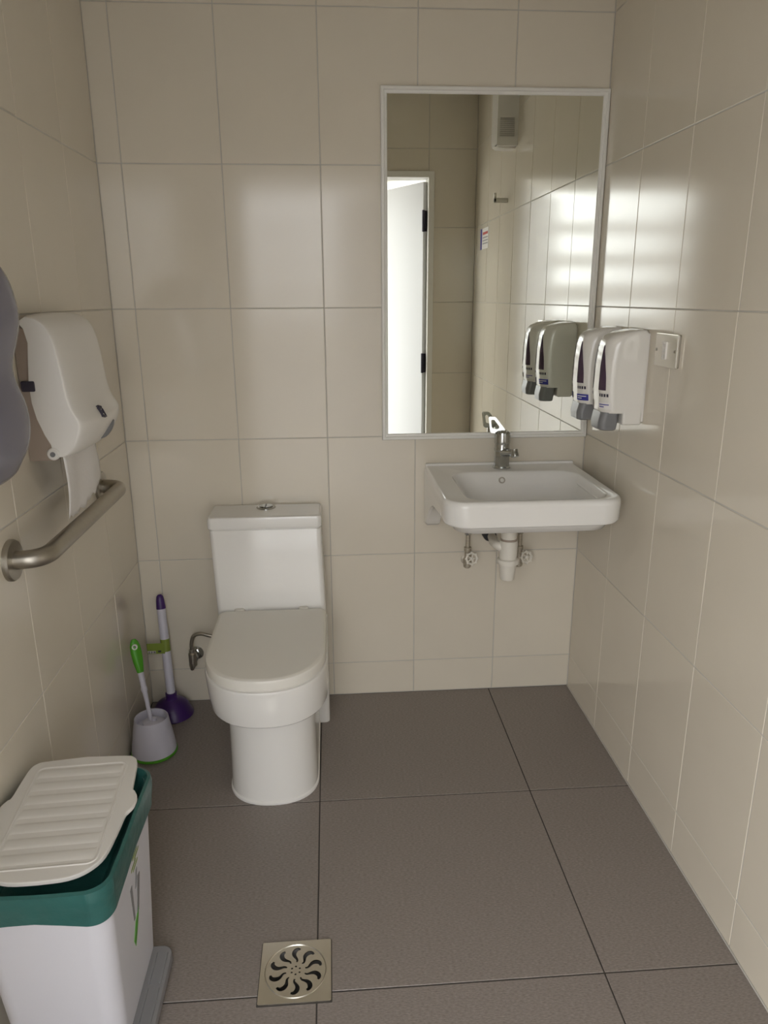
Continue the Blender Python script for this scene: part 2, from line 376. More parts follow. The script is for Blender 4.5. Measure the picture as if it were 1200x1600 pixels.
bars.box((q.x - .022, q.y - .0172, q.z + .004), (q.x - .012, q.y - .0150, q.z + .010))
bars.build('tag_print', M_INK, tg)

hl = thing('brush_holder', (0.004, -0.300, 0), 'white toilet brush holder with a green base ring beside the plunger', 'brush holder')
MB().lathe([(.066, .006), (.068, .010), (.066, .030), (.060, .070), (.054, .105), (.0515, .120), (.050, .1225), (.048, .121), (.047, .110), (.046, .095), (.0, .094)], 44).build('cup', M_LAVW, hl)
MB().lathe([(.066, 0), (.0705, .002), (.0705, .007), (.067, .010)], 44).build('base_ring', M_GREEN, hl)
br = thing('toilet_brush', (0.004, -0.300, 0.094), 'toilet brush with a green grip standing in its white holder', 'toilet brush')
BT = Vector((-.037, .045, .230)); B0 = Vector((0, 0, .003)); bdv = (BT - B0).normalized()
def bp(t): return B0 + (BT - B0) * t
MB().tube([bp(0), bp(.30), bp(.44), bp(.47), bp(.50), bp(.52)], [.0065, .0065, .0075, .0098, .0098, .0085], 16).tube([bp(.52), bp(.76)], [.0085, .0092], 16).build('shaft', M_LAVW, br)
gr = MB(); Mg = align(bp(.72), bdv); rg = []
for t, rx, ry in ((0, .0105, .009), (.12, .0125, .010), (.35, .0160, .011), (.6, .0175, .011), (.8, .0160, .010), (.92, .0120, .0085), (1, .006, .005)):
    rg.append([(rx * math.cos(2 * PI * i / 24), ry * math.sin(2 * PI * i / 24), t * .105) for i in range(24)])
gr.loft(rg, M=Mg); gp = gr.build('grip', M_GREEN, br)
tor = MB(); cpt = bp(.72) + bdv * .083
Mt = align(cpt + Vector((.002, -.0105, .002)), (0.1, -1, .15))
tor.lathe([(.0050, .002), (.0085, .002), (.0085, -.004), (.0050, -.004), (.0050, .002)], 24, M=Mt, cap=False); tor.build('eyelet', M_WPLAST, gp)
MB().lathe([(.0052, -.004), (.0052, -.0005)], 20, M=Mt).build('eyelet_shade', M_GREYPL, gp)  # solid grey disc painted for the dark inside the open eyelet
MB().lathe([(.034, 0), (.034, .004), (.030, .006), (.008, .012), (.007, .02)], 32, M=Matrix.Translation((.006, .004, .004)) @ Matrix.Rotation(.12, 4, 'Y')).build('splash_disc', M_LAVW, br)

# ------------------------------------------------------------------ waste bin
BX, BY = 0.075, -1.172
bn = thing('waste_bin', (BX, BY, 0), 'white plastic pedal bin with a ribbed lid by the grab bar wall', 'bin')
def binrect(z, d=0.0, n=8):
    t = z / .42; hx = .098 + .019 * t - d; hy = .130 + .036 * t - d
    sx = -.004 * t
    return rrect(-hx + sx, hx + sx, -hy, hy, .036 - d * .5, n)
bo = MB()
bo.loft([ring(binrect(z, d), z) for z, d in ((0.004, .006), (0.010, 0), (.1, 0), (.2, 0), (.3, 0), (.405, 0), (.408, -.004), (.418, -.004), (.421, 0), (.419, .004), (.30, .006), (.10, .006), (.012, .008))], cap1=True)
bo.build('bin_body', M_BIN, bn)
pdl = MB(); po_ = rrect(.094, .142, -.215, .105, (.024, .024, .006, .006), 8)
pdl.prism(po_, .006, .030, .004); pe = pdl.build('pedal', M_PEDAL, bn)
for (y0, y1) in ((-.20, -.125), (-.115, .0), (.01, .085)):
    MB().prism(rrect(.108, .112, y0, y1, .0018, 3), .029, .0345).prism(rrect(.130, .134, y0, y1, .0018, 3), .029, .0345).build('tread_rib', M_PEDAL, pe)
# printed sticker on the long side facing the basin: green script, grey marks, leaf
def side_pt(y, z): return Vector((.098 + .015 * z / .42 + .0008, y, z))
stk = MB()
def decal(mb, pts):                                # pts in (y, z) on the bin side
    ps = [side_pt(.005 + (y + .06) * 2.2, z + .052) for y, z in pts]; k = len(ps)
    mb.loft([ps, [p + Vector((-.0007, 0, 0)) for p in ps]])
for k in range(7):
    y = -.055 + .006 * math.sin(k * 2.1); z = .315 - .0085 * k
    decal(stk, [(y - .008, z), (y + .006, z + .002), (y + .008, z + .0055), (y - .006, z + .0045)])
stk.build('green_script', M_TAG, bn)
st2 = MB(); decal(st2, [(-.075, .245), (-.070, .165), (-.066, .163), (-.069, .247)]); decal(st2, [(-.055, .255), (-.060, .22), (-.057, .22), (-.051, .255)]); decal(st2, [(-.052, .235), (-.060, .16), (-.054, .16), (-.044, .23)]); st2.build('grey_print', M_PEDAL, bn)
lf = MB(); decal(lf, [(-.070, .105), (-.074, .125), (-.066, .155), (-.054, .170), (-.057, .15), (-.064, .125)]); lf.build('leaf_print', M_GREEN, bn)
# lid: ribbed tray shaped plate, pushed towards the wall and slightly turned
LIDM = Matrix.Translation((-.009, .020, .432)) @ Matrix.Rotation(math.radians(3.0), 4, 'Z') @ Matrix.Rotation(math.radians(2.2), 4, 'X')
half = spline([(0.0, -.166), (.045, -.163), (.075, -.148), (.095, -.118), (.104, -.06), (.108, -.02), (.112, -.010), (.119, .006), (.120, .030), (.113, .048), (.108, .056), (.105, .10), (.101, .140), (.092, .156), (.075, .162), (.0, .168)], 4)
pts = [(p[0] * 1.05, p[1]) for p in [tuple(q) for q in half]]
lid_o = pts + [(-x, y) for x, y in reversed(pts[1:-1])]
lm = MB(); lm.prism(lid_o, 0, .011, .003, M=LIDM); lidp = lm.build('lid', M_LID, bn)
inn = rrect(-.090, .090, -.138, .142, .018, 6)
MB().loft([[(x, y, .0105) for x, y in inn], [(x, y, .0125) for x, y in inset(inn, .002)], [(x, y, .0125) for x, y in inset(inn, .004)], [(x, y, .0112) for x, y in inset(inn, .006)]], cap0=False, cap1=False, M=LIDM).build('lid_border', M_LID, lidp)
for k in range(7):
    y = -.112 + .0385 * k; rp = []
    for dy, dz in ((-.015, -.001), (-.012, .0005), (-.006, .0011), (0, .0013), (.006, .0011), (.012, .0005), (.015, -.001)): rp.append((dy, dz))
    rb = MB(); rb.loft([[(x, y + dy, .011 + dz * s_) for dy, dz in rp] for x, s_ in ((-.082, .0), (-.078, 1), (.078, 1), (.082, .0))], M=LIDM); rb.build('rib', M_LID, lidp)

ln = thing('bin_liner', (BX, BY, 0.40), 'teal plastic bag folded over the rim of the white pedal bin', 'bin liner')
lrings = []
for z, d, wv in ((.372, .030, .004), (.385, .014, .004), (.405, .008, .003), (.424, .003, .0015), (.431, -.002, .001), (.428, -.0075, .0015), (.415, -.0095, .002), (.403, -.0092, .0025), (.392, -.0088, .003), (.380, -.0082, .0035), (.366, -.0080, .004)):
    o = binrect(min(z, .42), d, 14); o = [(x + (x2 - x) * k / 4, y + (y2 - y) * k / 4) for (x, y), (x2, y2) in zip(o, o[1:] + o[:1]) for k in range(4)]; o2 = []
    for i, (x, y) in enumerate(o):
        a = math.atan2(y, x); s_ = 1 + wv * 4 * (math.sin(a * 9 + z * 60) * .25 + math.sin(a * 23 + z * 15) * .15)
        zz = z + (math.sin(a * 3 + 1) * .005 + math.sin(a * 7) * .003 if z < .37 and d < 0 else 0) + (.0015 * math.sin(a * 5) if z > .42 else 0)
        o2.append((x * s_, y * s_, zz - .40))
    lrings.append(o2)
MB().loft(lrings, cap0=True, cap1=False).build('folded_bag', M_LINER, ln)

# ------------------------------------------------------------------ floor drain
dn = thing('floor_drain', (0.4795, -1.1290, 0), 'square steel floor drain with swirling slots set in the tiled floor', 'floor drain')
def holed(outer, holes, z0, z1):
    bm = bmesh.new()
    for loop in [outer] + holes:
        vs = [bm.verts.new((x, y, z1)) for x, y in loop]
        for i in range(len(vs)): bm.edges.new((vs[i], vs[(i + 1) % len(vs)]))
    bmesh.ops.triangle_fill(bm, use_beauty=True, use_dissolve=False, edges=list(bm.edges), normal=(0, 0, 1))
    r = bmesh.ops.extrude_face_region(bm, geom=list(bm.faces))
    for e in r['geom']:
        if isinstance(e, bmesh.types.BMVert): e.co.z = z0
    bm.verts.index_update(); mb = MB(); mb.add([v.co.copy() for v in bm.verts], [tuple(v.index for v in f.verts) for f in bm.faces]); bm.free(); return mb
circ = lambda r, n=48: [(r * math.cos(2 * PI * i / n), r * math.sin(2 * PI * i / n)) for i in range(n)]
holed(rrect(-.0745, .0745, -.0745, .0745, .003, 3), [circ(.0635)], -.001, .0042).build('drain_frame', M_STEELP, dn, 30)
MB().loft([[(.0655 * math.cos(a), .0655 * math.sin(a), .0042) for a in [2 * PI * i / 48 for i in range(48)]], [(.0640 * math.cos(a), .0640 * math.sin(a), .0054) for a in [2 * PI * i / 48 for i in range(48)]], [(.0622 * math.cos(a), .0622 * math.sin(a), .0034) for a in [2 * PI * i / 48 for i in range(48)]]], cap0=False, cap1=False).build('rim_ring', M_STEELP, dn)
slots = []
for k in range(10):
    a = 2 * PI * k / 10 + .25
    cl = bez([(.0205, 0), (.032, -.006), (.030, .012), (.043, .012), (.057, .006), (.0525, -.005)], 12)
    wd = [.0016, .0020, .0023, .0027, .0032, .0038, .0044, .0048, .0050, .0049, .0044, .0036, .0022]
    L_, R_ = [], []
    for i, p in enumerate(cl):
        tdir = (cl[min(i + 1, 12)] - cl[max(i - 1, 0)]).normalized(); nr = Vector((-tdir.y, tdir.x)); L_.append(p + nr * wd[i]); R_.append(p - nr * wd[i])
    o = L_ + list(reversed(R_)); ca, sa = math.cos(a), math.sin(a)
    slots.append([(p.x * ca - p.y * sa, p.x * sa + p.y * ca) for p in o])
for k in range(6): slots.append([(.0095 * math.cos(k * PI / 3 + .5) + .0021 * math.cos(t), .0095 * math.sin(k * PI / 3 + .5) + .0021 * math.sin(t)) for t in [2 * PI * i / 10 for i in range(10)]])
holed(circ(.0630), slots, .0014, .0038).build('grate', M_STEELP, dn, 30)
MB().lathe([(.0600, .0012), (.0600, -.092), (.001, -.095)], 40, cap=False).build('drain_pit', M_PIPE, dn)
holed(rrect(-.0765, .0765, -.0765, .0765, .002, 2), [circ(.0615)], -.0005, .0005).build('mortar_joint', M_FGROUT, dn, 0)

# ------------------------------------------------------------------ mirror
MX0, MX1, MZ0, MZ1 = 0.747, 1.4195, 0.923, 1.946
mi = thing('wall_mirror', ((MX0 + MX1) / 2, 0, MZ0), 'tall rectangular mirror in a narrow white frame above the washbasin', 'mirror'); S = sub(mi)
def frame_strip(pa, pb, da, db):
    prof = [(0, -.0005), (0, -.014), (.002, -.016), (.009, -.016), (.011, -.012), (.017, -.011), (.019, -.0075), (.019, -.0005)]
    MB().loft([[Vector((pa[0], 0, pa[1])) + Vector((da[0] * u, v_, da[1] * u)) for u, v_ in prof], [Vector((pb[0], 0, pb[1])) + Vector((db[0] * u, v_, db[1] * u)) for u, v_ in prof]], M=S).build('frame_strip', M_FRAME, mi, 30)
cs = [((MX0, MZ0), (1, 1)), ((MX1, MZ0), (-1, 1)), ((MX1, MZ1), (-1, -1)), ((MX0, MZ1), (1, -1))]
for i in range(4): frame_strip(cs[i][0], cs[(i + 1) % 4][0], cs[i][1], cs[(i + 1) % 4][1])
MB().box((MX0 + .012, -.0075, MZ0 + .012), (MX1 - .012, -.001, MZ1 - .012), M=S).build('mirror_glass', M_MIRROR, mi, 0)

# ------------------------------------------------------------------ washbasin
bs = thing('washbasin', (1.135, 0, 0.635), 'white ceramic wall hung washbasin below the mirror', 'washbasin'); S = sub(bs)
X0, X1, YB, YN, ZR = 0.884, 1.386, -0.003, -0.482, 0.835
wb = MB(); R = []
RF = .066
def wr(x0, x1, y0, y1, rf, rb, z, n=8, back=None): return ring(rrect(x0, x1, y0, y1, (rf, rb, rb, rf), n), z)
R.append(wr(X0 + .09, X1 - .09, YN + .12, YB - .06, .05, .03, .726))
R.append(wr(X0 + .055, X1 - .055, YN + .055, YB - .02, .05, .01, .731))
R.append(wr(X0 + .036, X1 - .036, YN + .030, YB - .01, .055, .01, .740))
R.append(wr(X0 + .028, X1 - .028, YN + .020, YB, .055, .008, .757))
R.append(wr(X0 + .020, X1 - .020, YN + .014, YB, .055, .006, .760))
R.append(wr(X0 + .006, X1 - .006, YN + .003, YB, RF, .006, .764))
R.append(wr(X0 + .002, X1 - .002, YN + .0005, YB, RF, .006, .771))
R.append(wr(X0, X1, YN, YB, RF, .006, ZR - .018))
R.append(wr(X0 + .001, X1 - .001, YN + .001, YB, RF, .006, ZR - .009))
R.append(wr(X0 + .005, X1 - .005, YN + .006, YB, RF - .003, .006, ZR - .002))
R.append(wr(X0 + .010, X1 - .010, YN + .012, YB, RF - .006, .006, ZR))
# bowl: opening, rounded lip and the inner wall going down to the waste
BX0, BX1, BY0, BY1 = .948, 1.354, -.460, -.110
for d, z, rr in ((0, ZR - .0005, .062), (.004, ZR - .004, .062), (.010, ZR - .014, .064), (.018, ZR - .035, .07), (.030, ZR - .062, .08), (.055, ZR - .085, .09), (.10, ZR - .097, .05), (.14, ZR - .101, .015)):
    f = d * 1.0
    R.append(wr(BX0 + f, BX1 - f, BY0 + f, BY1 - f, min(rr, .062 + f), min(rr * 1.1, .07 + f), z))
wb.loft(R, M=S)
# side cheeks against the wall, below the rim
for xa, xb in ((X0 + .001, X0 + .048), (X1 - .048, X1 - .001)):
    ch = [(YB, .815), (YN + .10, .815), (YN + .10, .768), (-.22, .752), (-.175, .735), (-.135, .712), (-.105, .690), (-.085, .672), (-.070, .655), (-.050, .643), (-.02, .640), (YB, .640)]
    wb.prism([(p[0], p[1]) for p in ch], 0, xb - xa, .006, M=S @ frame((xa, 0, 0), (0, 1, 0), (0, 0, 1), (1, 0, 0)))
wb.box((X0 + .004, -.016, ZR - .01), (X1 - .004, YB, ZR + .007), .0035, M=S)
wb.build('basin', M_CERAMIC, bs, 40)
ov = MB().lathe([(.0062, .004), (.0098, .004), (.0105, .002), (.0105, -.004), (.0062, -.004), (.0062, .004)], 24, M=S @ align((1.118, BY1 - .014, .808), (0, -1, .35)), cap=False); ov.build('overflow_ring', M_STEEL, bs)
MB().lathe([(.0066, -.003), (.0066, .0005)], 20, M=S @ align((1.118, BY1 - .014, .808), (0, -1, .35))).build('overflow_insert', M_TAN, bs)

# faucet
fa = thing('faucet', (1.128, -0.066, ZR), 'chrome single lever basin tap with a raised loop handle', 'tap')
R8 = Matrix.Rotation(PI / 8, 4, 'Z')
MB().lathe([(.029, 0), (.029, .004), (.0265, .007), (.0255, .008)], 8, M=R8).build('base_flange', M_CHROME, fa, 20)
fm = MB(); fm.lathe([(.0255, .006), (.0245, .012), (.0240, .045), (.0240, .060)], 8, M=R8); fm.lathe([(.0240, .056), (.0252, .060), (.0252, .064), (.0240, .067), (.0240, .080)], 32); fm.build('tap_body', M_CHROME, fa, 30)
sp = MB(); srs = []
for t, wd, hh in ((0, .020, .016), (.35, .018, .0135), (.7, .0145, .011), (1, .0120, .0095)):
    c = Vector((0.004 + .020 * t, -.010 - .056 * t, .052 + .010 * t))
    srs.append([c + Vector((wd * math.cos(2 * PI * i / 20), 0, hh * math.sin(2 * PI * i / 20))) for i in range(20)])
sp.loft(srs); spo = sp.build('spout', M_CHROME, fa)
MB().lathe([(.0115, 0), (.0115, .010), (.0125, .012), (.0125, .022), (.010, .024)], 20, M=align((.024, -.062, .072), (.10, -.35, -1))).build('aerator', M_CHROME, spo)
MB().lathe([(.0245, .080), (.0255, .083), (.0255, .108), (.0235, .116), (.016, .121), (0, .122)], 28).build('lever_cap', M_CHROME, fa)
lo_ = [(-.046, .046), (-.043, .050), (-.027, .050), (-.022, .047), (.006, .012), (.008, .004), (.002, -.006), (-.036, -.002), (-.040, .003)]
li_ = [(-.038, .036), (-.036, .040), (-.028, .040), (-.012, .020), (-.012, .014), (-.018, .010), (-.032, .013), (-.035, .017)]
lv = holed(lo_, [li_], -.005, .005)
lv2 = MB(); lv2.add(lv.v, lv.f, M=Matrix.Translation((.0, .0, .116)) @ Matrix.Rotation(math.radians(90), 4, 'X') @ Matrix.Rotation(math.radians(-12), 4, 'Y'))
lv2.box((-.012, -.012, .108), (.016, .012, .124), .004); lvo = lv2.build('lever_loop', M_CHROME, fa, 30)

# bottle trap
tp = thing('bottle_trap', (1.128, -0.205, 0.505), 'white plastic bottle trap hanging under the washbasin', 'drain trap')
MB().lathe([(.0245, .120), (.0245, .176), (.0262, .178), (.0262, .224)], 32).build('tailpiece', M_PVC, tp)
MB().lathe([(.0235, .126), (.0255, .128), (.0255, .136), (.0235, .138)], 32).build('rubber_seal', M_TAN, tp)
MB().lathe([(.026, .068), (.0275, .072), (.0290, .118), (.0275, .130), (.024, .131)], 32).build('trap_body', M_PVC, tp)
MB().lathe([(.0290, .052), (.0335, .054), (.0335, .066), (.0315, .069), (.0275, .071)], 36).build('union_nut', M_PVC, tp)
MB().lathe([(.020, 0), (.0225, .002), (.0262, .045), (.0270, .054)], 32).build('trap_cup', M_PVC, tp)
MB().tube(spline([(-.020, 0, .105), (-.034, .01, .112), (-.036, .05, .108), (-.026, .10, .095), (-.018, .16, .090)], 5), .0140, 18).build('outlet_arm', M_PVC, tp)
MB().lathe([(.0225, 0), (.0225, .032), (.020, .036)], 26, M=align((-.022, .203, .092), (0, -1, 0))).build('rubber_coupling', M_BLACK, tp)

# stop valves
def stopvalve(x, label, dx):
    s = thing('stop_valve', (x, 0, 0.522), label, 'valve', 'stop valves under the washbasin')
    MB().lathe([(.016, 0), (.016, .004), (.0095, .006), (.0095, .030)], 20, M=align((dx * -.4, 0, -.022), (0, -1, 0))).build('wall_stub', M_OLDMETAL, s)
    m_ = MB(); m_.lathe([(.008, -.04), (.0125, -.036), (.0135, -.020), (.0105, -.008), (.010, .02), (.012, .022), (.012, .034)], 16, M=Matrix.Translation((dx * -.4, -.034, 0))); m_.build('valve_body', M_OLDMETAL, s)
    MB().tube([(dx * -.4, -.034, .032), (dx * -.4, -.036, .10), (dx * -.3, -.04, .19)], .0075, 14).build('hose', M_OLDMETAL, s)
    MB().lathe([(.0075, .078), (.0115, .080), (.0115, .098), (.009, .1)], 8, M=Matrix.Translation((dx * -.4, -.036, 0))).build('hose_nut', M_CHROME, s)
    hw = MB(); Mh = align((dx, -.066, .004), (dx * 18, -1, .25))
    hw.tube([(.0175 * math.cos(2 * PI * i / 20), .0175 * math.sin(2 * PI * i / 20), 0) for i in range(21)], .0036, 8, M=Mh)
    for k in range(5):
        a = 2 * PI * k / 5; hw.tube([(.004 * math.cos(a), .004 * math.sin(a), .001), (.017 * math.cos(a), .017 * math.sin(a), 0)], .0021, 8, M=Mh)
    for k in range(8):
        a = 2 * PI * k / 8; hw.lathe([(.0, -.0032), (.0034, -.0025), (.0034, .0025), (0, .0032)], 8, M=Mh @ Matrix.Translation((.0205 * math.cos(a), .0205 * math.sin(a), 0)))
    hw.lathe([(.0065, -.004), (.0065, .004), (.003, .006)], 12, M=Mh); hw.tube([(0, 0, -.036), (0, 0, 0)], .005, 10, M=Mh); hw.build('handwheel', M_WHEEL, s)
stopvalve(1.034, 'limed stop valve with a white handwheel under the basin, beside the side cheek', .006)
stopvalve(1.214, 'limed stop valve with a white handwheel under the basin, next to the corner', .012)

# ------------------------------------------------------------------ soap dispensers
def soap(yc, label, style):
    s = thing('soap_dispenser', (XR, yc, 1.03), label, 'soap dispenser', 'soap dispensers beside the mirror')
    hw = .056                                       # local: x = away from the wall (world -x), y along the wall, z up
    B = frame((0, 0, 0), (-1, 0, 0), (0, -1, 0), (0, 0, 1))
    MB().box((0, -.0490, .010), (.0085, .0490, .2430), .001, 1, M=B).build('back_plate', M_WPLAST, s)
    cov = MB(); rings = []
    # cross sections stacked in z; each is a rounded plan outline from the wall outwards
    secs = [(.036, .030, .088, .050), (.034, .006, .108, .051), (.040, .006, .112, .0530), (.10, .006, .118, .0545), (.16, .006, .117, .0550), (.205, .006, .112, .0550), (.224, .006, .106, .0548), (.236, .006, .095, .0540), (.245, .007, .074, .0525), (.250, .009, .050, .050), (.252, .012, .036, .046)]
    secs = [q for q in secs[1:]]
    for z, d0, d1, h in secs:
        rf = min(.040, (d1 - d0) * .6)
        o = [(d0, -h)] + [(d0 + (d1 - d0 - rf) * k / 4, -h) for k in range(1, 5)] + [(d1 - rf + rf * math.sin(t), -h + (h - .018) * (1 - math.cos(t))) for t in [PI / 2 * i / 8 for i in range(1, 9)]]
        o += [(d1, 0)] + [(a_, -b_) for a_, b_ in reversed(o)]
        rings.append(ring(o, z))
    cov.loft(rings, M=B)
    # lower rear part that hangs beside the push lever
    cov.box((.006, -.0535, .002), (.058, .0535, .060), .006, 3, M=B)
    cv = cov.build('cover', M_SOAP, s, 45)
    lvb = MB(); lr2 = []
    for z, d0, d1, h in ((-.014, .072, .108, .036), (-.011, .068, .114, .041), (.008, .066, .116, .043), (.036, .066, .110, .044)):
        lr2.append(ring(rrect(d0, d1, -h, h, (.018, .018, .006, .006), 6), z))
    lvb.loft(lr2, M=B); lvb.build('push_lever', M_GREYPL, s)
    # printed mark and the paper label near the lower front edge
    def surf(t, z, off):                            # point just above the cover's flank; t = 0 side, pi/2 nose
        k = max(i for i in range(len(secs) - 1) if secs[i][0] <= z); q = (z - secs[k][0]) / (secs[k + 1][0] - secs[k][0])
        d1 = secs[k][2] + (secs[k + 1][2] - secs[k][2]) * q; h = secs[k][3] + (secs[k + 1][3] - secs[k][3]) * q
        rf = min(.040, (d1 - .006) * .6)
        n_ = Vector((math.sin(t) * (h - .018), math.cos(t) * rf)).normalized() * off
        return (d1 - rf + rf * math.sin(t) + n_.x, h - (h - .018) * (1 - math.cos(t)) + n_.y, z)
    def patch(mb, t0, t1, z0, z1, off, nz=1, top=None):
        mb.loft([[surf((t0 if top is None else t0 + (top - t0) * (j / nz) ** 2) + (t1 - (t0 if top is None else t0 + (top - t0) * (j / nz) ** 2)) * k / 6, z0 + (z1 - z0) * j / nz, off) for k in range(7)] for j in range(nz + 1)], closed=False, M=BS)
    for BS in (B, B @ Matrix.Diagonal((1, -1, 1, 1))):           # window and prints show on both flanks of the nose
        wn = MB(); patch(wn, .80, 1.50, .095, .212, .0012, 8, 1.38); wn.build('level_window', M_WINDOW, s)
        for k in range(4):
            mk = MB(); patch(mk, .62 + .20 * k, .75 + .20 * k, .078, .086, .0020); mk.build('brand_letter', M_INK, s)
        lb = MB(); patch(lb, .45, 1.5, .045, .063, .0020); lbo = lb.build('paper_label', M_BLUE if style else M_PAPER, s)
        for z in (.056, .050):
            tl_ = MB(); patch(tl_, .60 if z > .052 else .95, 1.35, z, z + .0025, .0026); tl_.build('label_print', M_PAPER if style else M_BLUE, lbo)
    return s
soap(-.392, 'glossy white soap dispenser with a pale paper label, beside the steel plate', 0)
soap(-.212, 'glossy white soap dispenser with a blue label, tucked next to the mirror', 1)

# ------------------------------------------------------------------ steel call plate
pt = thing('wall_plate', (XR, -.558, 1.237), 'stainless steel wall plate with a small three hole insert beside the soap dispensers', 'wall plate')
B = frame((0, 0, 0), (0, -1, 0), (0, 0, 1), (-1, 0, 0))       # local x runs towards the door, z out of the wall
MB().prism(rrect(-.059, .059, -.0395, .0395, .003, 3), 0, .0045, .001, M=B).build('mounting_ring', M_STEEL, pt)
MB().prism(rrect(-.061, .061, -.0405, .0405, .003, 3), .0035, .0100, .0018, M=B).build('steel_plate', M_STEELP, pt)
hm = holed(rrect(-.0095, .0095, -.0215, .0215, .002, 3), [[(.0032 * math.cos(t), zc + .0032 * math.sin(t)) for t in [2 * PI * i / 12 for i in range(12)]] for zc in (-.013, 0, .013)], .0095, .0145)
MB().add(hm.v, hm.f, M=B).build('insert', M_WPLAST, pt, 30)
for x in (-.051, .051): MB().lathe([(.0036, .0095), (.0036, .0112), (.002, .0116)], 14, M=B @ Matrix.Translation((x, 0, 0))).build('screw', M_STEEL, pt)

# ------------------------------------------------------------------ grab bar
gb = thing('grab_bar', (XL, -.61, .862), 'brushed steel grab bar fixed along the tiled wall below the paper dispensers', 'grab bar')
Y0, Y1, OFF, RB = -.303, .303, .065, .0190
path = [Vector((0.004, Y0, 0))] + bez([(OFF - .052, Y0, 0), (OFF - .002, Y0, 0), (OFF, Y0 + .05, 0)], 10) + bez([(OFF, Y1 - .05, 0), (OFF - .002, Y1, 0), (OFF - .052, Y1, 0)], 10) + [Vector((0.004, Y1, 0))]
MB().tube(path, RB, 24).build('bar', M_STEEL, gb)
for y in (Y0, Y1):
    MB().lathe([(.043, 0), (.043, .007), (.040, .011), (.020, .012)], 36, M=align((0, y, 0), (1, 0, 0))).build('flange', M_STEEL, gb)

# ------------------------------------------------------------------ paper towel dispenser and its sheet
pd_ = thing('towel_dispenser', (XL, -.605, 1.03), 'white rounded paper towel dispenser above the grab bar', 'paper dispenser')
HL = .150                                            # half length along the wall
prof = spline([(.030, .308), (.048, .305), (.072, .289), (.087, .262), (.096, .224), (.102, .180), (.107, .140), (.116, .108), (.130, .086), (.133, .072), (.127, .052), (.113, .026), (.095, .009), (.075, .002), (.060, .004)], 3)
prof = [(p[0], p[1]) for p in [tuple(q) for q in prof]]
pc = MB(); rings = []
NS = 26
for k in range(NS + 1):
    t = -1 + 2 * k / NS; y = HL * math.copysign(1 - (1 - abs(t)) ** 1.8, t)
    e = abs(y) / HL
    f = (1 - e ** 2.5) ** 0.5 if e < 1 else 0.0      # plan rounding near both ends
    ro = []
    for i, (d, z) in enumerate(prof):
        base = .030 + .012 * max(0, math.sin(min(1, max(0, (z - .02) / .28)) * PI)) * 0
        # rear edge line of the cover on the end face curves forward towards the bottom
        zz = .16 + (z - .16) * (.95 + .05 * f)
        dd = .052 + (d - .052) * (.74 + .26 * f) if d > .052 else d
        ro.append((dd, y, zz))
    # back edge from bottom to top, closing the section
    back = [(.053, .018), (.051, .036), (.041, .057), (.029, .092), (.023, .126), (.022, .166), (.027, .215), (.031, .25), (.026, .278), (.016, .292)]
    ro += [(d, y, z) for d, z in back]
    rings.append(ro)
pc.loft(rings); pc.build('cover', M_WPLAST, pd_, 85)
hs = MB(); hp = [(.0, .0), (.056, .0), (.058, .018), (.052, .04), (.042, .075), (.034, .12), (.030, .18), (.034, .26), (.026, .28), (.0, .285)]
hs.prism([(a_, b_) for a_, b_ in hp], -HL + .004, HL - .004, .003, M=frame((0, 0, 0), (1, 0, 0), (0, 0, 1), (0, -1, 0))); hs.build('back_housing', M_TAN, pd_)
MB().box((.006, -HL - .004, .150), (.034, -HL + .012, .172), .003).build('side_latch', M_INK, pd_)
hb = MB().lathe([(.0135, -.006), (.0135, .004), (.011, .007), (.0, .007)], 28, M=align((.054, -HL + .002, .016), (0, -1, 0))); hbo = hb.build('pivot_hub', M_WPLAST, pd_)
MB().lathe([(.0055, .006), (.0055, .009), (.003, .0085), (0, .0085)], 18, M=align((.054, -HL + .002, .016), (0, -1, 0))).build('hub_screw', M_GREYPL, hbo)
MB().tube(bez([(.108, .010, .022), (.120, .028, .034), (.128, .055, .056)], 8), [.003, .006, .0078, .0086, .009, .0086, .0078, .006, .003], 14).build('feed_wheel', M_GREYPL, pd_)
# small printed maker's mark near the nose, drawn as the strokes it shows
mk = MB()
Mk = frame((.1300, -.030, .0905), Vector((-.10, 1, .0)).normalized(), Vector((-.52, 0, 1)).normalized(), Vector((1, .1, .52)).normalized()) @ Matrix.Rotation(-.25, 4, 'Z')
for a0, a1, b0, b1 in ((-.014, .014, .0150, .0172), (.010, .014, .0120, .0172), (-.014, .010, .0085, .0125), (-.0145, -.0130, -.014, .009), (.0130, .0145, -.014, .009), (-.0145, .0145, -.0175, -.0135), (-.005, -.001, -.004, .003), (.004, .006, -.006, -.002)):
    mk.box((a0 * .8, b0 * .8, -.006), (a1 * .8, b1 * .8, .0012), M=Mk)
mk.build('maker_mark', M_INK, pd_)

sh = thing('paper_sheet', (XL + .072, -.640, 1.034), 'torn white paper sheet hanging from the towel dispenser', 'paper towel')
pm = MB(); rows = []
NX, NZ = 18, 10
for j in range(NZ + 1):
    rw = []
    for i in range(NX + 1):
        u = i / NX; y = -.112 + .215 * u; bottom = -.122 - .012 * math.sin(u * 3.0) - (.016 if u < .45 else 0) * (1 - u) + .03 * max(0, u - .5) + .004 * math.sin(u * 41) + .003 * math.sin(u * 23)
        t = j / NZ; z = .006 + (bottom - .006) * t
        x = .0025 * math.sin(u * 9 + t * 2) - .010 * t + .004 * math.sin(t * 3)
        rw.append((x, y + t * (.010 + .055 * u), z))
    rows.append(rw)
pm.loft(rows, closed=False)
so = pm.build('sheet', M_PAPER, sh); so.modifiers.new('thick', 'SOLIDIFY').thickness = .0006

